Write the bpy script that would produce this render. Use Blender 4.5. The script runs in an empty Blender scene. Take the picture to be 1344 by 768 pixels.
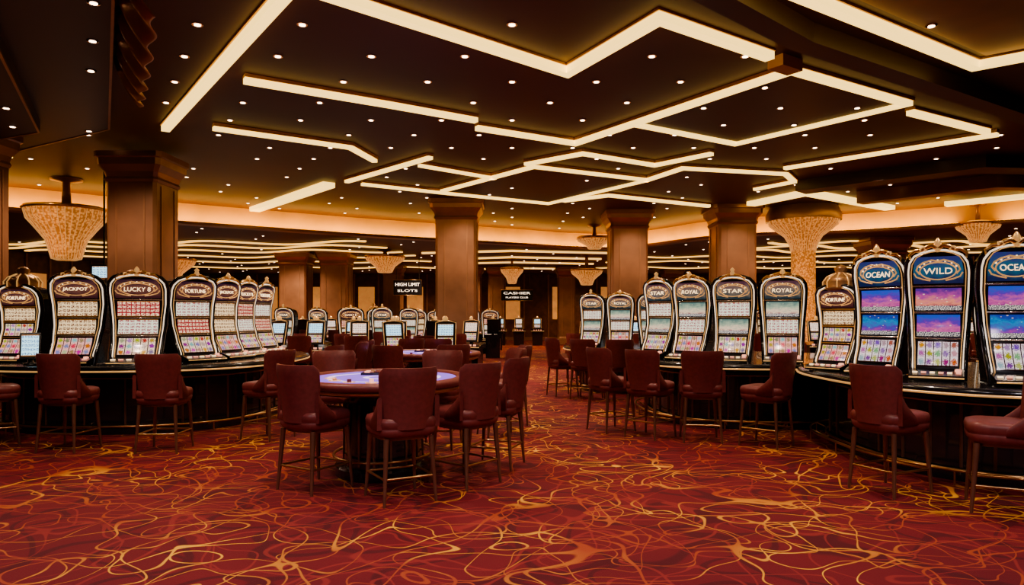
import bpy, math, random
from mathutils import Vector, Matrix
random.seed(7)
D=bpy.data
COL=bpy.context.scene.collection
# ------------------------------------------------------------ materials
def newmat(name):
    m=D.materials.new(name); m.use_nodes=True
    nt=m.node_tree
    b=nt.nodes['Principled BSDF']
    return m,nt,b
def N(nt,t,**k):
    n=nt.nodes.new(t)
    for a,v in k.items(): setattr(n,a,v)
    return n
def L(nt,a,b): nt.links.new(a,b)
def c4(c): return (c[0],c[1],c[2],1)
def pmat(name,col,rough=0.5,metal=0.0,emis=None,es=0,var=0.15,scale=6,coat=0,bump=0):
    m,nt,b=newmat(name)
    tc=N(nt,'ShaderNodeTexCoord')
    nz=N(nt,'ShaderNodeTexNoise'); nz.inputs['Scale'].default_value=scale; nz.inputs['Detail'].default_value=3
    L(nt,tc.outputs['Object'],nz.inputs['Vector'])
    r=N(nt,'ShaderNodeValToRGB')
    r.color_ramp.elements[0].position=.3; r.color_ramp.elements[1].position=.7
    r.color_ramp.elements[0].color=c4([x*(1-var) for x in col]); r.color_ramp.elements[1].color=c4([min(1,x*(1+var)) for x in col])
    L(nt,nz.outputs['Fac'],r.inputs['Fac']); L(nt,r.outputs['Color'],b.inputs['Base Color'])
    b.inputs['Roughness'].default_value=rough; b.inputs['Metallic'].default_value=metal
    b.inputs['Coat Weight'].default_value=coat
    if emis:
        b.inputs['Emission Color'].default_value=c4(emis); b.inputs['Emission Strength'].default_value=es
    if bump:
        bp=N(nt,'ShaderNodeBump'); bp.inputs['Strength'].default_value=bump
        L(nt,nz.outputs['Fac'],bp.inputs['Height']); L(nt,bp.outputs['Normal'],b.inputs['Normal'])
    return m
def math_(nt,op,a,b=None,c=None):
    n=N(nt,'ShaderNodeMath',operation=op)
    for i,x in enumerate((a,b,c)):
        if x is None: continue
        if isinstance(x,(int,float)): n.inputs[i].default_value=x
        else: L(nt,x,n.inputs[i])
    return n.outputs[0]
def mixc(nt,f,a,b):
    n=N(nt,'ShaderNodeMix',data_type='RGBA')
    if isinstance(f,(int,float)): n.inputs[0].default_value=f
    else: L(nt,f,n.inputs[0])
    for i,x in ((6,a),(7,b)):
        if isinstance(x,tuple): n.inputs[i].default_value=c4(x)
        else: L(nt,x,n.inputs[i])
    return n.outputs[2]
def screen_finish(nt,b,colsock,es):
    b.inputs['Base Color'].default_value=(0.01,0.01,0.01,1)
    b.inputs['Roughness'].default_value=.15
    L(nt,colsock,b.inputs['Emission Color']); b.inputs['Emission Strength'].default_value=es
def uvs(nt,sx,sy):
    tc=N(nt,'ShaderNodeTexCoord'); s=N(nt,'ShaderNodeSeparateXYZ'); L(nt,tc.outputs['UV'],s.inputs[0])
    return tc.outputs['UV'],math_(nt,'MULTIPLY',s.outputs[0],sx),math_(nt,'MULTIPLY',s.outputs[1],sy),s.outputs[0],s.outputs[1]
def mat_reel(name,bg,seed,es=1.6,nx=5,ny=3,sat=1.0):
    m,nt,b=newmat(name)
    uv,x,y,u,v=uvs(nt,nx,ny)
    fx=math_(nt,'FLOOR',x); fy=math_(nt,'FLOOR',y)
    cb=N(nt,'ShaderNodeCombineXYZ'); L(nt,fx,cb.inputs[0]); L(nt,fy,cb.inputs[1]); cb.inputs[2].default_value=seed
    wn=N(nt,'ShaderNodeTexWhiteNoise',noise_dimensions='3D'); L(nt,cb.outputs[0],wn.inputs['Vector'])
    hs=N(nt,'ShaderNodeHueSaturation'); hs.inputs['Saturation'].default_value=1.3*sat; hs.inputs['Value'].default_value=.75; L(nt,wn.outputs['Color'],hs.inputs['Color'])
    hsc=mixc(nt,.45,hs.outputs['Color'],(0.40,0.04,0.04))
    dx=math_(nt,'ABSOLUTE',math_(nt,'SUBTRACT',math_(nt,'FRACT',x),.5)); dy=math_(nt,'ABSOLUTE',math_(nt,'SUBTRACT',math_(nt,'FRACT',y),.5))
    d=math_(nt,'SQRT',math_(nt,'ADD',math_(nt,'POWER',dx,2),math_(nt,'POWER',dy,2)))
    nz=N(nt,'ShaderNodeTexNoise'); nz.inputs['Scale'].default_value=30; L(nt,uv,nz.inputs['Vector'])
    d2=math_(nt,'ADD',d,math_(nt,'MULTIPLY',math_(nt,'SUBTRACT',nz.outputs['Fac'],.5),1.3))
    mask=math_(nt,'LESS_THAN',d2,.36)
    col=mixc(nt,mask,bg,hsc)
    gap=math_(nt,'GREATER_THAN',dx,.44)
    col=mixc(nt,gap,col,(0.04,0.015,0.02))
    edge=math_(nt,'GREATER_THAN',math_(nt,'ABSOLUTE',math_(nt,'SUBTRACT',v,.5)),.46)
    col=mixc(nt,edge,col,(0.03,0.01,0.01))
    screen_finish(nt,b,col,es); return m
def mat_scene(name,cols,seed,es=1.5,cap=True):
    m,nt,b=newmat(name)
    uv,x,y,u,v=uvs(nt,1,1)
    nz=N(nt,'ShaderNodeTexNoise'); nz.inputs['Scale'].default_value=4; nz.inputs['Detail'].default_value=6; nz.inputs['Roughness'].default_value=.65
    mp=N(nt,'ShaderNodeMapping'); mp.inputs['Location'].default_value=(seed*3.1,seed,0); L(nt,uv,mp.inputs[0]); L(nt,mp.outputs[0],nz.inputs['Vector'])
    f=math_(nt,'ADD',v,math_(nt,'MULTIPLY',math_(nt,'SUBTRACT',nz.outputs['Fac'],.5),1.1))
    r=N(nt,'ShaderNodeValToRGB'); cr=r.color_ramp
    n=len(cols)
    while len(cr.elements)<n: cr.elements.new(.5)
    for i,c in enumerate(cols):
        cr.elements[i].position=i/(n-1)*.9+.05; cr.elements[i].color=c4(c)
    L(nt,f,r.inputs[0]); col=r.outputs[0]
    if cap:
        bar=math_(nt,'LESS_THAN',v,.20)
        n2=N(nt,'ShaderNodeTexNoise'); n2.inputs['Scale'].default_value=40; L(nt,uv,n2.inputs['Vector'])
        capc=mixc(nt,math_(nt,'GREATER_THAN',n2.outputs['Fac'],.52),(0.03,0.02,0.06),(0.9,0.8,0.7))
        col=mixc(nt,bar,r.outputs[0],capc)
        # scattered bright sprites
        vo=N(nt,'ShaderNodeTexVoronoi'); vo.inputs['Scale'].default_value=6; L(nt,mp.outputs[0],vo.inputs['Vector'])
        sp_=math_(nt,'LESS_THAN',vo.outputs['Distance'],.14)
        col=mixc(nt,math_(nt,'MULTIPLY',sp_,.7),col,(0.95,0.75,0.5))
    screen_finish(nt,b,col,es); return m
def mat_glyph(name,bg,fg,seed,es=1.5,rows=4,cells=9):
    m,nt,b=newmat(name)
    uv,x,y,u,v=uvs(nt,cells,rows)
    fy=math_(nt,'ABSOLUTE',math_(nt,'SUBTRACT',math_(nt,'FRACT',y),.5))
    row=math_(nt,'LESS_THAN',fy,.34)
    fx=math_(nt,'ABSOLUTE',math_(nt,'SUBTRACT',math_(nt,'FRACT',x),.5))
    cell=math_(nt,'LESS_THAN',fx,.4)
    nz=N(nt,'ShaderNodeTexNoise'); nz.inputs['Scale'].default_value=24; nz.inputs['Detail'].default_value=0
    mp=N(nt,'ShaderNodeMapping'); mp.inputs['Location'].default_value=(seed*2.7,seed,0); L(nt,uv,mp.inputs[0]); L(nt,mp.outputs[0],nz.inputs['Vector'])
    g=math_(nt,'GREATER_THAN',nz.outputs['Fac'],.46)
    mask=math_(nt,'MULTIPLY',math_(nt,'MULTIPLY',row,cell),g)
    edge=math_(nt,'GREATER_THAN',math_(nt,'ABSOLUTE',math_(nt,'SUBTRACT',v,.5)),.46)
    col=mixc(nt,mask,bg,fg); col=mixc(nt,edge,col,(0.3,0.12,0.03))
    screen_finish(nt,b,col,es); return m

M={}
M['black']=pmat('black_lacquer',(0.012,0.012,0.017),.2,coat=.5)
M['frame']=pmat('machine_frame',(0.02,0.018,0.024),.3,.3)
M['gold']=pmat('polished_gold',(0.9,0.56,0.24),.3,.9)
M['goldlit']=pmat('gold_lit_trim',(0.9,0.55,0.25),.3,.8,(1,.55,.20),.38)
M['edge']=pmat('edge_light',(0.8,0.75,0.7),.3,.6,(1,.80,.60),.9)
M['chrome']=pmat('chrome',(0.6,0.56,0.5),.2,1)
M['leather']=pmat('oxblood_leather',(0.200,0.046,0.044),.40,scale=30,bump=.05)
M['leg']=pmat('bronze_leg',(0.26,0.13,0.085),.35,.6)
M['brass']=pmat('brass_rail',(0.6,0.36,0.17),.3,1)
M['bronze']=pmat('bronze_panel',(0.36,0.195,0.12),.36,.4,scale=1.2,var=.3)
M['bronzed']=pmat('bronze_capital',(0.42,0.235,0.14),.33,.5,scale=2)
M['drape']=pmat('bronze_drapery',(0.50,0.29,0.15),.35,.45,scale=3)
M['ceil']=pmat('ceiling_paint',(0.095,0.035,0.026),.5,scale=.4)
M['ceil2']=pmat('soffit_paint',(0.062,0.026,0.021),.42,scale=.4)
M['coffer_glow']=pmat('coffer_glow_tint',(0.26,0.11,0.05),.4,.3,scale=1,var=.3)  # lighter copper colour stands in for the warm glow inside the coffer
M['wood']=pmat('dark_wood_panel',(0.14,0.06,0.036),.4,scale=3,var=.4)
M['cove']=pmat('cove_plaster',(0.82,0.50,0.19),.7,scale=.8)
M['glow_panel']=pmat('added_glow_panel',(0.7,0.35,0.13),.4,0,(1,.42,.12),.32,var=.4,scale=2)  # emissive panels added so the dark walls glow gold
M['strip']=pmat('led_strip',(1,.8,.5),.5,0,(1,.66,.185),1.75,var=.02)
M['strip2']=pmat('led_strip_soft',(1,.7,.4),.5,0,(1,.54,.14),1.3,var=.02)
M['strip3']=pmat('led_strip_cove',(1,.7,.4),.5,0,(1,.56,.14),11.0,var=.02)
M['lamp']=pmat('downlight_lens',(1,1,1),.5,0,(1,.70,.46),7,var=.0)
M['button']=pmat('lit_button',(1,.5,.3),.3,0,(1,.40,.28),.9)
M['white']=pmat('lit_letter',(1,1,1),.4,0,(1,.80,.6),1.5)
M['goldletter']=pmat('lit_gold_letter',(1,1,1),.4,0,(1,.68,.36),1.3)
M['monitor']=mat_glyph('monitor_screen',(0.45,0.72,0.82),(0.08,0.16,0.3),3,1.6,5,6)
M['monitor2']=mat_glyph('monitor_screen_warm',(0.85,0.68,0.55),(0.3,0.12,0.1),5,1.3,5,6)
M['reelA']=mat_reel('reel_cream',(0.92,0.66,0.46),1,1.0)
M['reelB']=mat_reel('reel_pink',(0.9,0.42,0.36),4,1.0)
M['reelC']=mat_reel('reel_blue',(0.85,0.70,0.72),8,.85,5,3,.9)
M['glyA']=mat_glyph('paytable_cream',(0.95,0.68,0.38),(0.16,0.06,0.04),1,1.0)
M['glyB']=mat_glyph('paytable_red',(0.35,0.03,0.04),(1,0.70,0.45),2,1.0)
M['glyC']=mat_glyph('paytable_white',(0.80,0.80,0.62),(0.4,0.1,0.12),7,1.0,5,7)
M['scA']=mat_scene('scene_purple',[(0.30,.03,.28),(0.70,.15,.36),(.14,.04,.42),(.04,.10,.55)],1,.8)
M['scB']=mat_scene('scene_blue',[(0.5,.08,.32),(.10,.05,.42),(.03,.26,.55),(.03,.06,.36)],2,.8)
M['scC']=mat_scene('scene_green',[(0.35,.10,.12),(.80,.60,.42),(.35,.42,.30),(.12,.2,.18)],3,.95)
M['scD']=mat_scene('scene_sunset',[(0.25,.03,.1),(.85,.28,.18),(.45,.08,.30),(.10,.03,.26)],9,.85)
M['signA']=mat_scene('sign_bluegreen',[(.01,.02,.08),(.02,.11,.18),(.03,.04,.17)],4,.8,False)
M['signB']=mat_scene('sign_dark',[(.05,.015,.02),(.18,.07,.05),(.04,.015,.03)],5,.8,False)
M['signC']=mat_scene('sign_teal',[(.03,.05,.06),(.24,.18,.14),(.10,.04,.06)],6,.8,False)
# felt
m,nt,b=newmat('lit_table_felt')
tc=N(nt,'ShaderNodeTexCoord'); wv=N(nt,'ShaderNodeTexWave',wave_type='RINGS',rings_direction='Z'); wv.inputs['Scale'].default_value=.9
L(nt,tc.outputs['Object'],wv.inputs['Vector'])
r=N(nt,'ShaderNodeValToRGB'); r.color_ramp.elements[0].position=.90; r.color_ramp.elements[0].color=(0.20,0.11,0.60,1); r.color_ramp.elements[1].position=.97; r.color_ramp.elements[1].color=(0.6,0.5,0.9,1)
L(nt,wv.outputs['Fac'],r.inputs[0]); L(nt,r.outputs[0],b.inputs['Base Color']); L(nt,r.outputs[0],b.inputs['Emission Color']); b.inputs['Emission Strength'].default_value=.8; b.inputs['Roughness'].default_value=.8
M['felt']=m
# crystal beads
m,nt,b=newmat('crystal_beads')
tc=N(nt,'ShaderNodeTexCoord'); vo=N(nt,'ShaderNodeTexVoronoi'); vo.inputs['Scale'].default_value=18
L(nt,tc.outputs['Object'],vo.inputs['Vector'])
r=N(nt,'ShaderNodeValToRGB'); r.color_ramp.elements[0].color=(1,.46,.13,1); r.color_ramp.elements[1].color=(.40,.14,.03,1); r.color_ramp.elements[1].position=.65
L(nt,vo.outputs['Distance'],r.inputs[0]); L(nt,r.outputs[0],b.inputs['Base Color']); L(nt,r.outputs[0],b.inputs['Emission Color']); b.inputs['Emission Strength'].default_value=.6
b.inputs['Roughness'].default_value=.4
M['crystal']=m
# carpet
m,nt,b=newmat('patterned_carpet')
tc=N(nt,'ShaderNodeTexCoord'); obj=tc.outputs['Object']
def contour(scale,off,w,lvl=.5,dist=.5):
    mp=N(nt,'ShaderNodeMapping'); mp.inputs['Location'].default_value=off; L(nt,obj,mp.inputs[0])
    nz=N(nt,'ShaderNodeTexNoise'); nz.inputs['Scale'].default_value=scale; nz.inputs['Detail'].default_value=.0; nz.inputs['Distortion'].default_value=dist
    L(nt,mp.outputs[0],nz.inputs['Vector'])
    d=math_(nt,'ABSOLUTE',math_(nt,'SUBTRACT',nz.outputs['Fac'],lvl))
    mr=N(nt,'ShaderNodeMapRange',interpolation_type='SMOOTHSTEP'); mr.inputs['From Min'].default_value=w*.45; mr.inputs['From Max'].default_value=w; mr.inputs['To Min'].default_value=1; mr.inputs['To Max'].default_value=0
    L(nt,d,mr.inputs[0]); return mr.outputs[0]
ls=[contour(1.35,(3,1,0),.0068),contour(1.6,(13,7,4),.0072),contour(1.2,(23,-9,8),.006,.56),contour(1.8,(-13,5,14),.008,.46),contour(1.45,(31,15,3),.006,.42),contour(1.5,(-41,25,9),.0065,.5)]
g=ls[0]
for o in ls[1:]: g=math_(nt,'MAXIMUM',g,o)
tl=math_(nt,'MAXIMUM',contour(1.4,(40,2,0),.03),contour(1.2,(-31,42,5),.03))
tl2=math_(nt,'MAXIMUM',math_(nt,'MAXIMUM',contour(1.3,(60,12,0),.012),contour(1.5,(-51,-32,5),.012)),contour(1.6,(-71,32,15),.010))
nz=N(nt,'ShaderNodeTexNoise'); nz.inputs['Scale'].default_value=.9; nz.inputs['Detail'].default_value=4; L(nt,obj,nz.inputs['Vector'])
nb=N(nt,'ShaderNodeTexNoise'); nb.inputs['Scale'].default_value=.8; nb.inputs['Detail'].default_value=2; L(nt,obj,nb.inputs['Vector'])
ga=N(nt,'ShaderNodeMapRange'); ga.inputs['From Min'].default_value=.45; ga.inputs['From Max'].default_value=.64; L(nt,nb.outputs['Fac'],ga.inputs[0])
base=mixc(nt,nz.outputs['Fac'],(0.105,0.007,0.014),(0.20,0.017,0.023))
base=mixc(nt,math_(nt,'MULTIPLY',tl,.6),base,(0.052,0.004,0.010))
base=mixc(nt,math_(nt,'MULTIPLY',tl2,.7),base,(0.28,0.035,0.032))
gold=mixc(nt,ga.outputs[0],(0.34,0.065,0.03),(0.78,0.40,0.055))
fz=N(nt,'ShaderNodeTexNoise'); fz.inputs['Scale'].default_value=120; L(nt,obj,fz.inputs['Vector'])
col=mixc(nt,g,base,gold)
L(nt,col,b.inputs['Base Color']); b.inputs['Roughness'].default_value=.8; b.inputs['Specular IOR Level'].default_value=.3
bp=N(nt,'ShaderNodeBump'); bp.inputs['Strength'].default_value=.25; bp.inputs['Distance'].default_value=.01; L(nt,fz.outputs['Fac'],bp.inputs['Height']); L(nt,bp.outputs['Normal'],b.inputs['Normal'])
M['carpet']=m

# ------------------------------------------------------------ mesh builder
class MB:
    def __init__(s): s.v=[];s.f=[];s.m=[];s.sm=[];s.uv=[];s.slots=[]
    def slot(s,k):
        if k not in s.slots: s.slots.append(k)
        return s.slots.index(k)
    def add(s,vs,fs,mat,T=None,smooth=False,uv=None):
        o=len(s.v)
        for p in vs:
            p=Vector(p)
            if T is not None: p=T@p
            s.v.append(p[:])
        k=s.slot(mat)
        for i,f in enumerate(fs):
            s.f.append([o+a for a in f]); s.m.append(k); s.sm.append(smooth)
            s.uv.append([uv[a] for a in f] if uv else None)
    def box(s,c,d,mat,T=None,rz=0):
        x,y,z=[a/2 for a in d]
        vs=[(-x,-y,-z),(x,-y,-z),(x,y,-z),(-x,y,-z),(-x,-y,z),(x,-y,z),(x,y,z),(-x,y,z)]
        R=Matrix.Translation(c)@Matrix.Rotation(rz,4,'Z')
        if T is not None: R=T@R
        s.add(vs,[(3,2,1,0),(4,5,6,7),(0,1,5,4),(1,2,6,5),(2,3,7,6),(3,0,4,7)],mat,R)
    def loft(s,rings,mat,T=None,smooth=True,caps=True):
        n=len(rings[0]); vs=[p for r in rings for p in r]; fs=[]
        for i in range(len(rings)-1):
            for j in range(n):
                k=(j+1)%n
                fs.append((i*n+j,i*n+k,(i+1)*n+k,(i+1)*n+j))
        s.add(vs,fs,mat,T,smooth)
        if caps:
            s.add(rings[0],[tuple(range(n))[::-1]],mat,T); s.add(rings[-1],[tuple(range(n))],mat,T)
    def lathe(s,prof,mat,n=24,rx=0,ry=0,p=2,T=None,smooth=True,caps=True):
        rings=[]
        for r,z in prof:
            ring=[]
            for j in range(n):
                a=2*math.pi*j/n; c,q=math.cos(a),math.sin(a)
                ring.append(((rx+r)*math.copysign(abs(c)**(2/p),c),(ry+r)*math.copysign(abs(q)**(2/p),q),z))
            rings.append(ring)
        s.loft(rings,mat,T,smooth,caps)
    def prism(s,poly,z0,z1,mat,T=None):
        n=len(poly)
        A=sum(poly[i][0]*poly[(i+1)%n][1]-poly[(i+1)%n][0]*poly[i][1] for i in range(n))
        if A<0: poly=poly[::-1]
        s.loft([[(x,y,z0) for x,y in poly],[(x,y,z1) for x,y in poly]],mat,T,False)
    def tube(s,pts,r,mat,n=8,T=None,closed=False):
        P=[Vector(p) for p in pts]; rings=[]; N_=len(P)
        rr=r if isinstance(r,(list,tuple)) else [r]*N_
        up=None
        for i in range(N_):
            if closed: t=P[(i+1)%N_]-P[i-1]
            else: t=P[min(i+1,N_-1)]-P[max(i-1,0)]
            t.normalize()
            if up is None:
                up=Vector((0,0,1)) if abs(t.z)<.9 else Vector((1,0,0))
            a=t.cross(up).normalized(); b_=a.cross(t).normalized(); up=b_
            rings.append([tuple(P[i]+(a*math.cos(q)+b_*math.sin(q))*rr[i]) for q in [2*math.pi*j/n for j in range(n)]])
        if closed: rings.append(rings[0]); s.loft(rings,mat,T,True,False)
        else: s.loft(rings,mat,T,True,True)
    def text(s,body,mat,width,height,T,ext=.004):
        cu=D.curves.new('t','FONT'); cu.body=body; cu.extrude=.02; cu.align_x='CENTER'; cu.align_y='CENTER'; cu.resolution_u=3
        ob=D.objects.new('t',cu); COL.objects.link(ob)
        dg=bpy.context.evaluated_depsgraph_get(); me=ob.evaluated_get(dg).to_mesh()
        vs=[v.co.copy() for v in me.vertices]; fs=[tuple(p.vertices) for p in me.polygons]
        if vs:
            xs=[v.x for v in vs]; ys=[v.y for v in vs]
            w=max(xs)-min(xs); h=max(ys)-min(ys); cx=(max(xs)+min(xs))/2; cy=(max(ys)+min(ys))/2
            vs=[((v.x-cx)*width/w,-(v.z)*ext/.02,(v.y-cy)*height/h) for v in vs]
            s.add(vs,fs,mat,T)
        D.objects.remove(ob); D.curves.remove(cu)
    def mesh(s,name):
        me=D.meshes.new(name); me.from_pydata(s.v,[],s.f)
        for k in s.slots: me.materials.append(M[k])
        me.polygons.foreach_set('material_index',s.m); me.polygons.foreach_set('use_smooth',s.sm)
        ul=me.uv_layers.new(name='UVMap')
        for p,u in zip(me.polygons,s.uv):
            if u:
                for li,q in zip(p.loop_indices,u): ul.data[li].uv=q
        me.update(); return me
    def obj(s,name,loc=(0,0,0),rz=0):
        return put(s.mesh(name),name,loc,rz)
def put(me,name,loc=(0,0,0),rz=0,sc=1):
    o=D.objects.new(name,me); o.location=loc; o.rotation_euler=(0,0,rz)
    o.scale=(sc,sc,sc) if isinstance(sc,(int,float)) else sc
    COL.objects.link(o); return o
rad=math.radians
def interp(tab,z):
    for (a,x),(b_,y) in zip(tab,tab[1:]):
        if z<=b_:
            t=(z-a)/(b_-a) if b_>a else 0; t=max(0,t); t=t*t*(3-2*t)*.5+t*.5
            return x+(y-x)*t
    return tab[-1][1]

# ------------------------------------------------------------ chair
def chair_mesh():
    b=MB(); 
    def sec(z,a,d,cy=0,bend=0,p=4,n=28,cx=0):
        ring=[]
        for j in range(n):
            q=2*math.pi*j/n; c,s_=math.cos(q),math.sin(q)
            x=a*math.copysign(abs(c)**(2/p),c); y=d*math.copysign(abs(s_)**(2/p),s_)
            ring.append((x+cx,y+cy+bend*abs(x/.22)**2.2,z))
        return ring
    b.loft([sec(.53,.19,.19),sec(.535,.225,.225),sec(.56,.245,.245),sec(.60,.252,.252),sec(.606,.246,.246),sec(.612,.252,.252),sec(.655,.256,.256),sec(.685,.245,.245),sec(.698,.205,.205),sec(.70,.1,.1)],'leather')
    b.loft([sec(.51,.20,.20),sec(.532,.20,.20)],'leg')
    def back(inset,dd,mat,t0,t1,K):
        prof=[]
        for i in range(K+1):
            t=t0+(t1-t0)*i/K; z=.60+.49*t
            w=(.205+.052*t**.8)-inset
            e=1.0
            if t>.86: e=math.sqrt(max(0,1-((t-.86)/.145)**2))
            w2=w*(.84+.16*e); d=(.038*(.35+.65*e)*(1.1-.3*t))
            prof.append(sec(z,w2,d,-.235-.085*t**1.2+dd,.10,3.4))
        b.loft(prof,mat)
    back(0,0,'leather',0,1,12)
    for sx in (-1,1):
        R=[]
        for i in range(7):
            t=i/6; y=-.19+.20*t; top=.86-.20*t**.75; th=.022*(1-.35*t)
            x=sx*.245
            R.append([(x-th,y,.60),(x+th,y,.60),(x+th*.9,y,top-.012),(x+th*.3,y,top),(x-th*.3,y,top),(x-th*.9,y,top-.012)])
        b.loft(R,'leather')
    pts=[(-.19,.19),(.19,.19),(-.19,-.19),(.19,-.19)]
    for x,y in pts:
        b.tube([(x,y,.53),(x*1.08,y*1.1,.25),(x*1.16,y*1.2,0)],[.023,.018,.012],'leg',8)
    z=.21; k=1.10
    c=[(-.19*k,.19*k,z),(.19*k,.19*k,z),(.19*k,-.19*k,z),(-.19*k,-.19*k,z)]
    for i in range(4): b.tube([c[i],c[(i+1)%4]],.010,'brass',8)
    return b.mesh('club_chair')
CH=chair_mesh()
def chair(x,y,ang,sc=1): return put(CH,'casino_chair',(x,y,0),rad(ang),sc)

# ------------------------------------------------------------ slot machine
FT=[(0,-.20),(.10,-.175),(.30,-.085),(.5,-.03),(.75,-.02),(.95,-.06),(1.12,-.12)]
def slot_mesh(kind,hw=.28,reel='reelA',mid='glyA',up='glyA',sign='signB',txt='FORTUNE',crest='crown'):
    b=MB()
    WT=[(0,.80),(.25,.84),(.5,.90),(.8,.98),(.95,1.0),(1.03,.95),(1.09,.78),(1.12,.52)]
    F=lambda z:interp(FT,z); W=lambda z:interp(WT,z)*hw
    zs=[i*1.12/36 for i in range(37)]
    rings=[]
    for z in zs:
        w=W(z); y=F(z)+.015; yb=.20+ (F(z)-F(0))*.25
        rings.append([(-w,y,z),(w,y,z),(w*.96,yb,z),(-w*.96,yb,z)])
    b.loft(rings,'black',smooth=False)
    def plate(z0,z1,fac,off,mat,n=10,arch=0,nx=6):
        vs=[];uv=[];fs=[]
        for i in range(n+1):
            z=z0+(z1-z0)*i/n
            w=min(W(z),W(z0) if arch==0 else 9)*fac
            for j in range(nx+1):
                u=j/nx; x=-w+2*w*u
                vs.append((x,F(z)-off-.012*(1-(2*u-1)**2),z)); uv.append((u,i/n))
        for i in range(n):
            for j in range(nx):
                a=i*(nx+1)+j; fs.append((a,a+1,a+nx+2,a+nx+1))
        b.add(vs,fs,mat,None,True,uv)
    plate(0.02,1.11,.97,.0,'frame',30,1)
    plate(.120,.340,.82,.012,reel); plate(.380,.570,.82,.012,mid); plate(.610,.805,.82,.012,up); plate(.845,1.08,.83,.014,sign,12,1)
    for z in (.36,.59,.825):
        w=W(z)*.88
        b.tube([(-w,F(z)-.012,z),(-w/2,F(z)-.024,z),(0,F(z)-.028,z),(w/2,F(z)-.024,z),(w,F(z)-.012,z)],.008,'chrome' if kind!='old' else 'gold',6)
    path=[(-W(z),F(z),z) for z in zs]+[(W(z),F(z),z) for z in zs[::-1]]
    path=path[:37]+[(-hw*.25,F(1.12),1.135),(0,F(1.12),1.14),(hw*.25,F(1.12),1.135)]+path[37:]
    b.tube(path,.009,'edge',6)
    b.tube([(x*1.075,y+.016,z*1.018) for x,y,z in path],.025,'black',8)
    b.tube([(x*.90,y-.012,.012+z*.978) for x,y,z in path],.005,'goldlit',6)
    zc=.955
    med=[(hw*.60*math.cos(a),0,zc+.075*math.sin(a)) for a in [2*math.pi*i/28 for i in range(28)]]
    med=[(x,F(z)-.030,z) for x,y,z in med]
    b.tube(med,.006,'goldlit',6,closed=True)
    T=Matrix.Translation((0,F(.955)-.036,.955))@Matrix.Rotation(rad(-14),4,'X')
    b.text(txt,'goldletter',hw*.95,.055,T)
    for sx in (-1,1):
        b.tube([(sx*hw*.60,F(.93)-.03,.93),(sx*hw*.72,F(.96)-.028,.965),(sx*hw*.66,F(1.0)-.028,1.0),(sx*hw*.48,F(1.03)-.028,1.03),(sx*hw*.2,F(1.05)-.028,1.05),(0,F(1.04)-.03,1.04)],.008,'goldlit',6)
        b.tube([(sx*hw*.25,F(.88)-.03,.872),(sx*hw*.5,F(.88)-.03,.885),(sx*hw*.72,F(.9)-.03,.905),(sx*hw*.80,F(.93)-.028,.94)],.007,'goldlit',6)
    for i in range(7):
        a=math.pi*(.14+.72*i/6)
        x=hw*.66*math.cos(a); z=zc+.092*math.sin(a)
        b.box((x,F(z)-.026,z),(.014,.01,.014),'goldletter',rz=0)
    sect=[(-.15,0),(-.36,0),(-.375,.03),(-.36,.05),(-.17,.105),(-.15,.105)]
    vs=[(-hw*.88,y,z) for y,z in sect]+[(hw*.88,y,z) for y,z in sect]; n=len(sect)
    b.add(vs,[tuple(range(n)),tuple(range(2*n-1,n-1,-1))]+[(i,n+i,n+(i+1)%n,(i+1)%n) for i in range(n)],'black')
    b.tube([(-hw*.88,-.375,.032),(hw*.88,-.375,.032)],.007,'goldlit',6)
    for i in range(6):
        x=(i-2.5)*hw*.28
        b.box((x,-.30,.072),(hw*.16,.03,.014),'button' if i%2 else 'goldletter',rz=0)
    b.lathe([(.03,.08),(.03,.10),(.02,.105)],'button',12,T=Matrix.Translation((hw*.68,-.255,0)))
    yc=F(1.12)
    if crest=='crown':
        b.lathe([(.014,1.12),(.036,1.14),(.016,1.16),(.030,1.18),(.036,1.20),(.022,1.225),(.006,1.245)],'goldlit',12,T=Matrix.Translation((0,yc,0)))
        for sx in (-1,1):
            b.tube([(0,yc,1.15),(sx*.05,yc-.005,1.18),(sx*.10,yc,1.165),(sx*.14,yc,1.14),(sx*.20,yc,1.138),(sx*.25,yc+.01,1.10),(sx*.245,yc,1.065)],[.020,.022,.022,.018,.017,.014,.009],'gold',7)
            b.tube([(sx*.10,yc-.01,1.13),(sx*.12,yc-.01,1.165),(sx*.15,yc-.01,1.16),(sx*.15,yc-.01,1.135)],.011,'goldlit',6)
    elif crest=='dome':
        T=Matrix.Translation((0,.02,0))
        b.lathe([(.16,1.08),(.19,1.12),(.17,1.14),(.19,1.20),(.15,1.27),(.08,1.31),(.06,1.34),(.075,1.38),(.05,1.42),(.01,1.44)],'drape',20,T=T)
        for j in range(10):
            a=2*math.pi*j/10
            b.tube([(.19*math.cos(a),.02+.19*math.sin(a),1.12),(.195*math.cos(a),.02+.195*math.sin(a),1.20),(.15*math.cos(a),.02+.15*math.sin(a),1.275),(.07*math.cos(a),.02+.07*math.sin(a),1.32)],.008,'goldlit',5)
    elif crest=='bar':
        b.tube([(-.17,yc,1.115),(-.08,yc,1.165),(0,yc,1.18),(.08,yc,1.165),(.17,yc,1.115)],.017,'gold',8)
        b.lathe([(.024,1.165),(.036,1.19),(.022,1.22),(.034,1.24),(.004,1.27)],'goldlit',12,T=Matrix.Translation((0,yc,0)))
    return b.mesh('slot_machine_'+kind)
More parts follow.
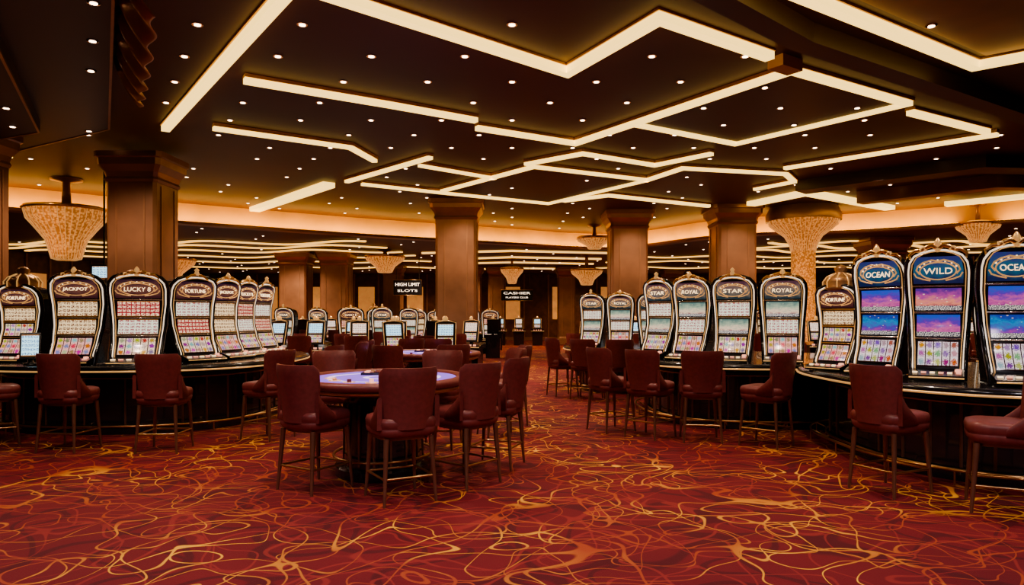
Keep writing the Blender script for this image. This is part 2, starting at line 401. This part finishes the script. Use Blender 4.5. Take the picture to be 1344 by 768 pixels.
SL=dict(
 L1=slot_mesh('cream',.325,'reelB','glyA','glyA','signB','JACKPOT','crown'),
 L2=slot_mesh('red',.325,'reelA','glyC','glyB','signB','LUCKY 8','crown'),
 L3=slot_mesh('warm',.325,'reelA','glyB','glyC','signB','FORTUNE','bar'),
 R1=slot_mesh('purple',.265,'reelC','scA','scD','signA','WILD','crown'),
 R2=slot_mesh('blue',.265,'reelC','scB','scA','signA','OCEAN','crown'),
 P1=slot_mesh('pink',.27,'reelB','glyC','scC','signC','ROYAL','crown'),
 P2=slot_mesh('bright',.27,'reelA','scC','glyC','signC','STAR','bar'),
 G=slot_mesh('old',.24,'reelB','reelA','glyA','signB','FORTUNE','dome'),
)
CT=.88
def slot(k,x,y,a,z=CT+.006,sc=1): return put(SL[k],'slot_machine',(x,y,z),rad(a),sc)

def bank(x,y,rx,ry,p=2.6,rz=0,h=CT):
    b=MB(); n=64
    b.lathe([(-.30,0),(-.30,.10),(-.34,.10),(-.34,h-.14),(-.16,h-.10),(-.02,h-.09)],'black',n,rx,ry,p,smooth=False)
    b.lathe([(-.04,h-.09),(0,h-.075),(.012,h-.04),(0,h-.01),(-.03,h)],'black',n,rx,ry,p)
    def ring(off,z,r,mat):
        pts=[]
        for j in range(n):
            a=2*math.pi*j/n; c,q=math.cos(a),math.sin(a)
            pts.append(((rx+off)*math.copysign(abs(c)**(2/p),c),(ry+off)*math.copysign(abs(q)**(2/p),q),z))
        b.tube(pts,r,mat,6,closed=True); return pts
    ring(.012,h-.06,.012,'goldlit'); ring(-.33,h-.17,.012,'brass'); ring(-.295,.105,.012,'brass')
    pts=ring(-.13,.13,.014,'brass')
    for j in range(0,n,4):
        px,py,_=pts[j]; b.tube([(px,py,.13),(px*.9,py*.9,.05)],.010,'brass',6); b.tube([(px,py,.13),(px,py,0)],.009,'brass',6)
    for j in range(0,n,2):
        a=2*math.pi*j/n; c,q=math.cos(a),math.sin(a)
        X=(rx-.335)*math.copysign(abs(c)**(2/p),c); Y=(ry-.335)*math.copysign(abs(q)**(2/p),q)
        b.box((X,Y,.42),(.02,.02,.6),'leg')
    return b.obj('slot_bank_counter',(x,y,0),rad(rz))

bank(-5.4,10.9,2.1,2.25)
slot('L1',-5.60,9.2,3); slot('L2',-4.80,9.16,14)
slot('L3',-4.40,9.76,58); slot('L1',-4.26,10.42,74); slot('L2',-4.22,11.10,78); slot('L3',-4.18,11.80,80)
slot('G',-6.72,9.75,-8,sc=(1.25,1,.9))
bank(3.55,10.8,1.75,1.75)
slot('P1',3.62,9.52,-20); slot('P2',3.04,9.72,-30); slot('P1',2.58,10.12,-42); slot('P2',2.24,10.65,-52)
bank(5.25,7.75,1.85,2.0)
slot('R2',4.54,6.46,-18,sc=(.96,1,1.1)); slot('R1',4.18,6.97,-34,sc=(.96,1,1.1)); slot('R2',3.94,7.58,-50,sc=(.96,1,1.1)); slot('G',3.80,8.24,-55,sc=(1,1,.84))
slot('R1',5.17,6.28,-2,sc=(1,1,1.1))
bank(2.6,14.9,1.5,1.5)
slot('P2',1.60,14.05,-30,sc=.9); slot('P1',2.1,13.78,-12,sc=.9); slot('P2',2.68,13.75,0,sc=.9); slot('P1',3.27,13.9,16,sc=.9)

for c in [(-1.72,6.22,-34),(-.92,5.86,30),(-.42,6.4,50),(-.16,7.15,72),(-.85,8.2,170),(-2.05,8.2,-165),
          (-3.0,8.75,66),(-3.88,7.95,3),(-4.98,8.0,-4),(-6.05,8.3,-50),
          (1.30,9.35,-62),(1.72,8.85,-45),(2.28,8.6,-8),(2.95,8.25,46),
          (3.24,6.1,-66),(3.80,5.5,62),
          (.95,13.4,-70),(1.35,12.9,-30),(1.9,12.7,0),
          (-2.7,12.2,80),(-2.6,11.2,95),(-.15,8.9,110),(-.05,9.9,100),(-2.7,10.0,80),(-.9,10.4,20),(-1.7,10.2,-20)]:
    chair(*c)

# ------------------------------------------------------------ gaming tables
def gtable():
    b=MB(); 
    b.lathe([(-.34,0),(-.34,.08),(-.42,.10),(-.44,.70),(-.25,.78),(-.06,.80)],'black',48,.80,.92,smooth=False)
    b.lathe([(-.06,.80),(0,.82),(.0,.845),(-.04,.86)],'brass',48,.80,.92)
    b.lathe([(-.03,.84),(.02,.85),(.045,.88),(.03,.915),(-.02,.925),(-.09,.915),(-.10,.89)],'leather',48,.80,.92)
    b.lathe([(-.10,.895),(-.10,.903)],'felt',48,.80,.92)
    b.box((0,.30,.915),(.55,.16,.025),'black')
    for j in range(9): b.box((-.22+j*.055,.30,.933),(.04,.13,.016),['button','gold','leather'][j%3])
    b.box((.40,.34,.935),(.12,.2,.06),'black')
    for j in range(7):
        a=math.pi*(1.08+.84*j/6)
        cx,cy=.50*math.cos(a),.62*math.sin(a)
        b.tube([(cx+.055*math.cos(q),cy+.055*math.sin(q),.906) for q in [i*math.pi/8 for i in range(16)]],.004,'goldlit',5,closed=True)
        b.lathe([(.02,.903),(.02,.903+.01*(1+j%4))],['button','gold','leather'][j%3],10,T=Matrix.Translation((cx,cy,0)))
    b.tube([((.80-.34)*math.cos(q)*1.02,(.92-.34)*math.sin(q)*1.02,.18) for q in [i*math.pi/20 for i in range(40)]],.014,'brass',6,closed=True)
    for j in range(16):
        a=j*math.pi/8
        b.box((.375*math.cos(a),.495*math.sin(a),.40),(.02,.02,.56),'leg',rz=a)
    return b.mesh('gaming_table')
GT=gtable()
put(GT,'gaming_table',(-1.25,6.95,0)); put(GT,'gaming_table',(-1.35,11.6,0))

# ------------------------------------------------------------ terminals in the distance
def terminal(scr):
    b=MB()
    b.loft([[(-.25,-.2,0),(.25,-.2,0),(.25,.25,0),(-.25,.25,0)],[(-.28,-.22,.7),(.28,-.22,.7),(.26,.25,.7),(-.26,.25,.7)]],'black',smooth=False)
    b.loft([[(-.34,-.36,.70),(.34,-.36,.70),(.32,.28,.70),(-.32,.28,.70)],[(-.34,-.34,.76),(.34,-.34,.76),(.32,.28,.84),(-.32,.28,.84)]],'black',smooth=False)
    T=Matrix.Translation((0,.08,1.12))@Matrix.Rotation(rad(-14),4,'X')
    b.box((0,0,0),(.42,.06,.54),'frame',T)
    b.add([(-.15,-.035,-.02),(.15,-.035,-.02),(.15,-.035,.22),(-.15,-.035,.22)],[(0,1,2,3)],scr,T,False,[(0,0),(1,0),(1,1),(0,1)])
    b.add([(-.15,-.035,-.23),(.15,-.035,-.23),(.15,-.035,-.05),(-.15,-.035,-.05)],[(0,1,2,3)],'reelA',T,False,[(0,0),(1,0),(1,1),(0,1)])
    b.tube([(-.2,-.03,-.27),(-.2,-.03,.25),(0,-.03,.30),(.2,-.03,.25),(.2,-.03,-.27)],.006,'goldlit',6,T)
    b.tube([(0,.1,.8),(0,.12,.95)],.05,'frame',8)
    b.tube([(-.34,-.355,.735),(.34,-.355,.735)],.008,'goldlit',6)
    for i in range(4): b.box((-.18+i*.12,-.2,.79),(.06,.05,.02),'button')
    b.lathe([(.04,1.40),(.05,1.46),(.02,1.50)],'goldlit',10,T=Matrix.Translation((0,.08,0)))
    return b.mesh('gaming_terminal_'+scr)
TM=[terminal('monitor'),terminal('monitor2')]
COLS=[(-7.1,13.7,.94,4.55),(-8.8,11.4,.9,4.5),(-1.54,20,1.12,4.7),(3.56,22,1.1,4.7),(6.5,21,1.1,4.7),(-8.8,29,1.1,4.1),(-7.15,29,1.1,4.1),(9.0,40,.9,4.1),(-6,36,.9,4.1),(-2.1,38,.9,4.1),(-.8,38,.9,4.1),(2.9,38,.9,4.1),(12.5,24,1.1,4.1),(8.6,21,.9,4.7)]
def free(x,y,r=1.4): return all(abs(x-c[0])>r or abs(y-c[1])>r for c in COLS)
sb=MB(); sb.loft([[(-.3,-.25,0),(.3,-.25,0),(.3,.3,0),(-.3,.3,0)],[(-.3,-.42,.7),(.3,-.42,.7),(.3,.3,.7),(-.3,.3,.7)]],'black',smooth=False)
sb.tube([(-.3,-.42,.68),(.3,-.42,.68)],.01,'goldlit'); STM=sb.mesh('slot_machine_stand')
def stand(k,x,y,a,h=1.0):
    put(STM,'slot_machine_stand',(x,y,0),rad(a),(1,1,h)); slot(k,x,y,a,.72*h)
random.seed(11)
for ri,Y in enumerate((14.0,15.9,17.8,19.9,22.4,25.5,28.5,31.5,34.5)):
    x=(-6.2 if Y<17 else -11.0-(Y-17)*.35)
    while x<-1.0+(.0 if Y<25 else .4):
        if free(x,Y) and free(x,Y-.85,1.1) and not(x<-3.0 and Y<14.5):
            a=random.choice([0,0,10,-15,25,180])
            if ri in (3,4,6,8) and random.random()<.7:
                a=random.choice([0,12,-12]); stand(random.choice(['L1','L2','L3','P2','P1','G']),x,Y,a,.80)
            else:
                put(random.choice(TM),'gaming_terminal',(x,Y+random.uniform(-.15,.15),0),rad(a))
            if Y<24 and abs(a)<30:
                chair(x+math.sin(rad(a))*.9,Y-math.cos(rad(a))*.9,a+random.uniform(-10,10))
        x+=random.uniform(.82,1.08)
for ri,Y in enumerate((18.0,24.2,27.5,31,35)):
    x=1.9+(Y-18)*.12
    while x<13:
        if free(x,Y) and free(x,Y-.85,1.1):
            a=random.choice([0,-20,15])
            if ri in (1,3): stand(random.choice(['L1','R1','P2','P1']),x,Y,a,.8)
            else: put(random.choice(TM),'gaming_terminal',(x,Y,0),rad(a))
            if Y<24: chair(x+math.sin(rad(a))*.9,Y-math.cos(rad(a))*.9,a)
        x+=random.uniform(.95,1.4)
for i in range(3): put(TM[i%2],'gaming_terminal',(-.6+i*.95,36.5,0),rad(0))
stand('G',-8.3,15.5,15); stand('L2',-9.3,15.1,10); stand('L1',-10.3,14.8,5); stand('L2',-8.05,10.6,25)
for i in range(7): stand(['P1','R1','P2','G'][i%4],7.2+i*.85,13.6-i*.2,-25)

# ------------------------------------------------------------ columns
def column(x,y,w,top,name='column'):
    b=MB(); h=w/2
    def sq(s,z,c=.12):
        k=s*c
        return [(-s+k,-s,z),(s-k,-s,z),(s,-s+k,z),(s,s-k,z),(s-k,s,z),(-s+k,s,z),(-s,s-k,z),(-s,-s+k,z)]
    b.loft([sq(h*1.12,0),sq(h*1.12,.3),sq(h*1.02,.36),sq(h,.38),sq(h,top-.55)],'bronze',smooth=False)
    b.loft([sq(h*1.03,top-.55),sq(h*1.08,top-.50),sq(h*1.03,top-.45),sq(h*1.08,top-.36),sq(h*1.25,top-.24),sq(h*1.27,top-.12),sq(h*1.34,top-.10),sq(h*1.34,top)],'bronzed',smooth=False)
    for s in (-1,1):
        for k in (-.55,.55):
            b.box((k*h,s*h,(top-.1)/2),(.03,.03,top-1.1),'bronzed'); b.box((s*h,k*h,(top-.1)/2),(.03,.03,top-1.1),'bronzed')
    b.obj(name,(x,y,0))
for c in COLS[:-1]: column(*c)

def strands(b,prof,n,z0):
    for j in range(n):
        a=2*math.pi*j/n
        b.tube([(r*math.cos(a)*1.02,r*math.sin(a)*1.02,z) for r,z in prof],.008,'goldlit',4)
b=MB()
prof=[(.38,0),(.38,.4),(.34,.45),(.34,3.4),(.38,3.6),(.52,3.85),(.78,4.05),(.94,4.2),(.98,4.3)]
b.lathe(prof,'crystal',32); strands(b,prof[3:],40,0); b.lathe([(1.05,4.3),(1.05,4.5),(.95,4.7)],'bronzed',32)
b.obj('crystal_flared_column',(8.6,21,0))
def chandelier(x,y,ztop,zbot,r,zc):
    b=MB(); h=ztop-zbot
    prof=[(r*.22,zbot),(r*.36,zbot+h*.03),(r*.42,zbot+h*.2),(r*.50,zbot+h*.40),(r*.72,zbot+h*.62),(r*.94,zbot+h*.82),(r,zbot+h)]
    b.lathe(prof,'crystal',32); strands(b,prof,36,0)
    b.lathe([(r*1.03,ztop),(r*1.08,ztop+.03),(r*1.03,ztop+.08)],'gold',32)
    b.lathe([(r*.3,ztop+.08),(r*.12,ztop+.14),(r*.10,zc-.08),(r*.4,zc-.04),(r*.4,zc)],'bronzed',20)
    b.obj('crystal_chandelier',(x,y,0))
CHN=[(-10.4,16.6,3.95,2.8,.84,4.7),(-5.0,28,3.8,3.2,.75,4.1),(0,32,3.6,2.95,.5,4.1),(3.15,30,3.4,2.8,.65,4.1),(2.9,25,4.2,3.85,.6,4.7),(13.3,20.3,4.1,3.6,.55,4.7),(-13,27,3.6,2.8,.9,4.1)]
for c in CHN: chandelier(*c)

# ------------------------------------------------------------ room shell
def simple(name,f):
    b=MB(); f(b); return b.obj(name)
X0,X1,Y0,Y1=-20,20,-5,44
simple('floor',lambda b:b.box((0,(Y0+Y1)/2,-.1),(X1-X0,Y1-Y0,.2),'carpet'))
simple('ceiling',lambda b:b.box((0,(Y0+Y1)/2,4.8),(X1-X0,Y1-Y0,.2),'ceil'))
def wall(name,c,d,along,lit=False):
    b=MB(); b.box(c,d,'wood')
    n=int((d[0] if along=='x' else d[1])/1.5)
    for i in range(n):
        t=-(n-1)/2*1.5+i*1.5
        if along=='x':
            s=-1 if c[1]>0 else 1
            b.box((c[0]+t,c[1]+s*(d[1]/2+.02),c[2]),(.10,.06,d[2]),'bronze')
            if lit and i%2==0: b.box((c[0]+t+.75,c[1]+s*(d[1]/2+.02),2.3),(1.0,.04,2.0),'glow_panel')  # added glow panel, brightens the wall
        else:
            s=-1 if c[0]>0 else 1
            b.box((c[0]+s*(d[0]/2+.02),c[1]+t,c[2]),(.06,.10,d[2]),'bronze')
            if lit and i%2==0 and t>-2: b.box((c[0]+s*(d[0]/2+.02),c[1]+t+.75,2.3),(.04,1.0,2.0),'glow_panel')
    b.obj(name)
wall('wall_back',(0,Y1+.1,2.35),(X1-X0,.2,4.7),'x',True); wall('wall_front',(0,Y0-.1,2.35),(X1-X0,.2,4.7),'x')
wall('wall_left',(X0-.1,(Y0+Y1)/2,2.35),(.2,Y1-Y0,4.7),'y',True); wall('wall_right',(X1+.1,(Y0+Y1)/2,2.35),(.2,Y1-Y0,4.7),'y',True)
simple('baseboard_back',lambda b:b.box((0,Y1-.06,.1),(X1-X0,.05,.2),'bronzed'))

path=[(-20,15.5),(-16,16.0),(-13,17.2),(-10.8,19.0),(-9.4,20.1),(-7.7,21.3),(-5.4,22.9),(-2.9,24.4),(0,26),(2,27.2),(3.8,27.6),(5.2,26.4),(6.6,24.0),(8.2,22.8),(10.6,22.2),(13.4,20.2),(16,18.4),(20,17.5)]
def smoothp(p,k=5):
    out=[]
    for i in range(len(p)-1):
        p0=Vector(p[max(i-1,0)]);p1=Vector(p[i]);p2=Vector(p[i+1]);p3=Vector(p[min(i+2,len(p)-1)])
        for j in range(k):
            t=j/k
            q=.5*((2*p1)+(-p0+p2)*t+(2*p0-5*p1+4*p2-p3)*t*t+(-p0+3*p1-3*p2+p3)*t**3)
            out.append(tuple(q))
    out.append(p[-1]); return out
sp=smoothp(path)
def ribbon(b,pts,off0,off1,z0,z1,mat):
    P=[Vector(p) for p in pts]; rings=[]
    for i in range(len(P)):
        t=(P[min(i+1,len(P)-1)]-P[max(i-1,0)]).normalized(); n=Vector((t.y,-t.x))
        if 0<i<len(P)-1:
            t1=(P[i]-P[i-1]).normalized(); t2=(P[i+1]-P[i]).normalized(); n1=Vector((t1.y,-t1.x)); n2=Vector((t2.y,-t2.x))
            n=(n1+n2); 
            if n.length<.3: n=n1
            n.normalize(); k=max(.45,n.dot(n1)); n=n/k
        a=P[i]+n*off0; c=P[i]+n*off1
        rings.append([(a.x,a.y,z0),(c.x,c.y,z0),(c.x,c.y,z1),(a.x,a.y,z1)])
    b.loft(rings,mat,smooth=False)
b=MB()
b.prism(list(sp)+[(20,44),(-20,44)],4.1,4.15,'ceil')
ribbon(b,sp,-.05,0,4.1,4.7,'cove'); ribbon(b,sp,0,.42,4.07,4.11,'bronze'); ribbon(b,sp,.38,.42,4.11,4.15,'bronze')
b.obj('ceiling_bulkhead')
b=MB(); ribbon(b,sp,.14,.34,4.112,4.16,'strip3'); b.obj('cove_light_bulkhead')

strips=[
 ([(-5.8,11.9),(-2.05,6.7),(.71,9.13),(1.55,7.48),(3.11,8.58)],.13,.15),
 ([(-3.55,9.42),(-1.83,10.5),(-.57,11.35)],.11,.12),
 ([(-4.96,11.8),(-2.99,13.15),(-2.76,14.3)],.11,.10),
 ([(-3.84,16.5),(-1.6,13.98)],.11,.10),
 ([(-1.92,14.7),(-.38,16.1)],.10,.09),
 ([(-.59,11.8),(1.14,12.86),(3.56,9.04),(5.8,10.44),(4.04,12.86),(2.02,11.57)],.11,.12),
 ([(6.1,10.9),(8.05,12.05)],.12,.12),
 ([(5.75,15.0),(8.34,12.2)],.12,.10),
 ([(1.4,6.0),(2.86,6.97),(5.8,8.9),(7.6,7.4)],.13,.15),
 ([(.28,14.6),(1.36,13.65),(2.95,14.7),(3.84,13.65)],.11,.10),
 ([(-1.75,17.75),(.45,14.84),(3.1,16.3),(3.6,15.0),(6.0,15.6),(6.55,16.5),(5.97,17.5)],.11,.10),
 ([(-3.55,16.8),(-1.6,18.1),(1.0,19.7),(3.1,16.3)],.11,.10),
 ([(1.4,19.3),(2.5,18.4),(5.6,20.2)],.12,.12),
 ([(-7.6,21.0),(-4.37,17.0)],.3,.20),
 ([(6.7,19.95),(7.5,18.1),(11,20.7)],.3,.20),
 ([(12.2,20.0),(14.2,18.0)],.3,.20),
 ([(-9.8,13.8),(-13,16.0)],.2,.12),
]
for pts,w,h in strips:
    b=MB(); ribbon(b,pts,-w/2,w/2,4.585,4.585+h*.6,'strip'); ribbon(b,pts,-w/2-.02,w/2+.02,4.585+h*.6,4.70,'cove'); b.obj('ceiling_light_strip')
panels=[[(2.1,11.5),(3.57,9.15),(5.65,10.45),(4.02,12.72)],[(-1.6,17.75),(.47,15),(2.95,16.35),(1.0,19.5)]]
b=MB()
for P in panels: b.prism(P,4.62,4.7,'ceil2')
b.prism([(1.6,5.9),(5.8,8.7),(8.2,6.7),(7.5,4.0),(3.0,4.0)],4.685,4.7,'coffer_glow')  # added panel whose colour carries the coffer's warm glow
b.obj('ceiling_panel')
left=[[(-20,2.5),(-4.2,2.5),(-8.2,9.6),(-20,9.8)],[(-20,3.0),(-3.0,3.0),(-7.3,11.0),(-9.5,12.0),(-20,12)],[(-20,3.5),(-1.9,3.5),(-6.5,11.5),(-9,13.0),(-20,13)]]
b=MB()
b.prism(left[2],4.52,4.7,'ceil2'); b.prism(left[1],4.34,4.52,'ceil2'); b.prism(left[0],4.12,4.34,'ceil2')
for P,z in ((left[2],4.52),(left[1],4.34)):
    ribbon(b,[P[1],P[2],P[3]],-.03,.0,z-.01,z+.03,'drape')
b.obj('ceiling_soffit_step')
beamp=[(1.0,5.9),(3.2,7.85),(8.4,11.2),(14,12.2),(20,12.4)]
b=MB()
ribbon(b,beamp,-.14,.14,4.48,4.7,'ceil2'); ribbon(b,[(x+.75,y-.1) for x,y in beamp[2:]],-.1,.1,4.5,4.7,'bronze')
b.box((3.40,8.85,4.63),(.40,.22,.14),'cove',rz=.6)
ribbon(b,[(20,15.4),(9.5,14.4),(6.9,17.0)],-.3,.3,4.45,4.7,'ceil2'); ribbon(b,[(20,17),(11,16.2),(9.0,18.4)],-.2,.2,4.4,4.7,'bronze')
b.obj('ceiling_beam')
b=MB()
for k,Y in enumerate((24.8,26.2,28,30.5,33.5,37.5)):
    for (xa,xb) in ((-19,-3.5-.3*(5-k)),(4.5+(.0 if Y>29 else 4.5),19)):
        pts=[(xa+(xb-xa)*i/40,Y+.6*math.sin(i*.45+k*1.7)) for i in range(41)]
        ribbon(b,pts,-.09,.09,4.03,4.08,'strip2'); ribbon(b,pts,-.12,.12,4.08,4.10,'ceil2')
b.obj('wavy_ceiling_light')
b=MB()
for Y in (29,32,35,39): ribbon(b,[(-3+math.sin(Y),Y),(0,Y-1),(4,Y)],-.08,.08,4.03,4.10,'strip2')
b.obj('ceiling_light_strip')
def segd(p,a,c):
    p,a,c=Vector(p),Vector(a),Vector(c); d=c-a; t=max(0,min(1,(p-a).dot(d)/d.length_squared)); return (p-a-d*t).length
def inpoly(p,poly):
    r=False; j=len(poly)-1
    for i in range(len(poly)):
        if (poly[i][1]>p[1])!=(poly[j][1]>p[1]) and p[0]<(poly[j][0]-poly[i][0])*(p[1]-poly[i][1])/(poly[j][1]-poly[i][1])+poly[i][0]: r=not r
        j=i
    return r
low=list(sp)+[(20,44),(-20,44)]
b=MB(); random.seed(5)
for iy in range(0,44):
    for ix in range(-20,21):
        x=ix*1.15+(.57 if iy%2 else 0); y=2.1+iy*.95
        if y>42 or abs(x)>19: continue
        if y<6 and ix%2: continue
        z=4.70
        if inpoly((x,y),low):
            z=4.10
            if (ix+iy)%3: continue
        elif x<-5.5 or x>7 or y>15:
            if (ix+iy)%2: continue
        for P,zz in zip(left,(4.12,4.34,4.52)):
            if inpoly((x,y),P): z=zz; break
        for P in panels:
            if inpoly((x,y),P): z=4.62
        if any(segd((x,y),s[0][k],s[0][k+1])<.22 for s in strips for k in range(len(s[0])-1)): continue
        if any(segd((x,y),sp[k],sp[k+1])<.5 for k in range(len(sp)-1)): continue
        if any(segd((x,y),beamp[k],beamp[k+1])<.75 for k in range(4)): continue
        if any(segd((x,y),P[k],P[k+1])<.12 for P in left for k in (1,2)): continue
        if any(math.hypot(x-c[0],y-c[1])<1.1 for c in COLS+CHN): continue
        if inpoly((x,y),[(1.6,5.9),(5.8,8.7),(8.2,6.7),(7.5,4.0),(3.0,4.0)]): z=4.685
        T=Matrix.Translation((x,y,z))
        b.lathe([(.036,-.012),(.036,-.006)],'lamp',10,T=T); b.lathe([(.06,-.008),(.06,0),(.036,0)],'bronzed',12,T=T,caps=False)
b.obj('recessed_downlights')
# fluted bronze fascia hung along the soffit edge
b=MB()
def sheet(p0,p1,zt,zb,amp,waves,n=90):
    p0,p1=Vector(p0),Vector(p1); d=p1-p0; nn=Vector((d.y,-d.x)).normalized()*-1; R=[]
    for i in range(n+1):
        t=i/n; s_=math.sin(t*waves*2*math.pi); o=amp*s_
        zz=zb-.10*math.sin(math.pi*t)
        K=7; front=[]
        for k in range(K):
            v=k/(K-1); q=p0+d*t+nn*(o*(1-.5*v)-.22*v*v)
            front.append((q.x,q.y,zt+(zz-zt)*v))
        back=[(x-nn.x*.02,y-nn.y*.02,z) for x,y,z in front[::-1]]
        R.append(front+back)
    b.loft(R,'drape')
sheet((-3.45,6.35),(-5.05,9.15),4.69,4.22,.07,6)
b.obj('fluted_bronze_fascia')

def sign(x,y,z,w,h,t1,t2,top=4.1):
    b=MB(); b.box((0,0,0),(w,.1,h),'black'); b.tube([(-w/2,-.05,-h/2),(w/2,-.05,-h/2),(w/2,-.05,h/2),(-w/2,-.05,h/2)],.015,'brass',6,closed=True)
    b.text(t1,'white',w*.85,h*.22,Matrix.Translation((0,-.07,h*.2))); b.text(t2,'white',w*.7,h*.15,Matrix.Translation((0,-.07,-h*.2)))
    for s in (-1,1): b.tube([(s*w*.4,0,h/2),(s*w*.4,0,top-z)],.015,'black',6)
    b.obj('hanging_sign',(x,y,z))
sign(-4.4,30,2.7,1.2,.65,'HIGH LIMIT','SLOTS'); sign(.25,36,2.55,1.6,.55,'CASHIER','PLAYERS CLUB')
b=MB(); b.box((0,0,0),(.5,.06,.30),'black'); b.add([(-.22,-.035,-.12),(.22,-.035,-.12),(.22,-.035,.12),(-.22,-.035,.12)],[(0,1,2,3)],'monitor',None,False,[(0,0),(1,0),(1,1),(0,1)]); b.tube([(0,0,.15),(0,0,2.2)],.02,'black'); b.obj('hanging_monitor',(-8.2,14.3,2.38))
b=MB(); T=Matrix.Translation((0,0,.24))@Matrix.Rotation(rad(-20),4,'X')
b.box((0,0,0),(.22,.03,.34),'black',T); b.add([(-.09,-.02,-.14),(.09,-.02,-.14),(.09,-.02,.14),(-.09,-.02,.14)],[(0,1,2,3)],'monitor',T,False,[(0,0),(1,0),(1,1),(0,1)])
b.lathe([(.08,.002),(.08,.02),(.03,.03),(.03,.12)],'black',14,T=Matrix.Translation((0,.05,0)))
b.obj('touch_screen_monitor',(-6.05,8.93,CT+.005),rad(30))

# ------------------------------------------------------------ lights (ceiling lamps, plus added fill and wash spots)
def spot(x,y,z,e,ang=100,col=(1,.76,.58),r=.10):
    l=D.lights.new('downlight_or_fill','SPOT'); l.energy=e; l.spot_size=rad(ang); l.spot_blend=.9; l.color=col; l.shadow_soft_size=r
    o=D.objects.new('downlight_or_fill_spot',l); o.location=(x,y,z); COL.objects.link(o)
for x,y in [(-1.2,5.0),(1.6,4.2),(.6,7.8),(-1.5,8.6),(2.6,7.4),(5.2,5.8),(0.6,11),(-2.2,11.8),(3,12.4),(6.5,9.5)]:
    spot(x,y,4.45,200,110)
for x,y in [(-3.2,6.2),(-5,6.6)]: spot(x,y,4.0,180,120)
for x,y in [(-3.2,1.5),(0,1.0),(3.2,1.5)]: spot(x,y,4.1 if x<-3 else 4.4,360,150,(.92,.84,.88),.3)  # added soft fill overhead, out of view, lifts shade on the chairs
for x,y in [(-5.5,15.5),(-1,15.5),(3.5,17),(8,15.5),(1,22)]: spot(x,y,4.45,460,140)
for x,y in [(-9,25.5),(-3,29),(3,33),(9,29),(-13,29),(-3,36),(14,26)]: spot(x,y,3.95,750,158,(1,.64,.36))
for x,y in [(-12,41),(-4,41),(4,41),(12,41)]: spot(x,y,3.9,400,155,(1,.62,.33))  # extra warm spots added to lift the dark back wall
for c in COLS[:6]+COLS[12:13]: spot(c[0]+.2,c[1]-1.9,c[3]-.25,290,150,(1,.68,.46),.15)  # wide spots added in front of columns to brighten their faces
spot(-10.3,14.6,4.4,300,150,(1,.64,.36)); spot(9,18.2,4.3,300,150,(1,.64,.36)); spot(13,15,4.3,300,150,(1,.64,.36))
w=D.worlds.new('World'); bpy.context.scene.world=w; w.use_nodes=True
w.node_tree.nodes['Background'].inputs[0].default_value=(.05,.05,.07,1); w.node_tree.nodes['Background'].inputs[1].default_value=.3
# ------------------------------------------------------------ camera
cam=D.cameras.new('camera'); co=D.objects.new('camera',cam); COL.objects.link(co)
cam.lens=25; cam.sensor_width=36; cam.shift_y=0.023; cam.clip_end=200
co.location=(0,0,1.5); co.rotation_euler=(rad(90),0,0)
bpy.context.scene.camera=co
bpy.context.scene.view_settings.view_transform='AgX'
bpy.context.scene.view_settings.look='AgX - Medium High Contrast'
bpy.context.scene.view_settings.exposure=0.2
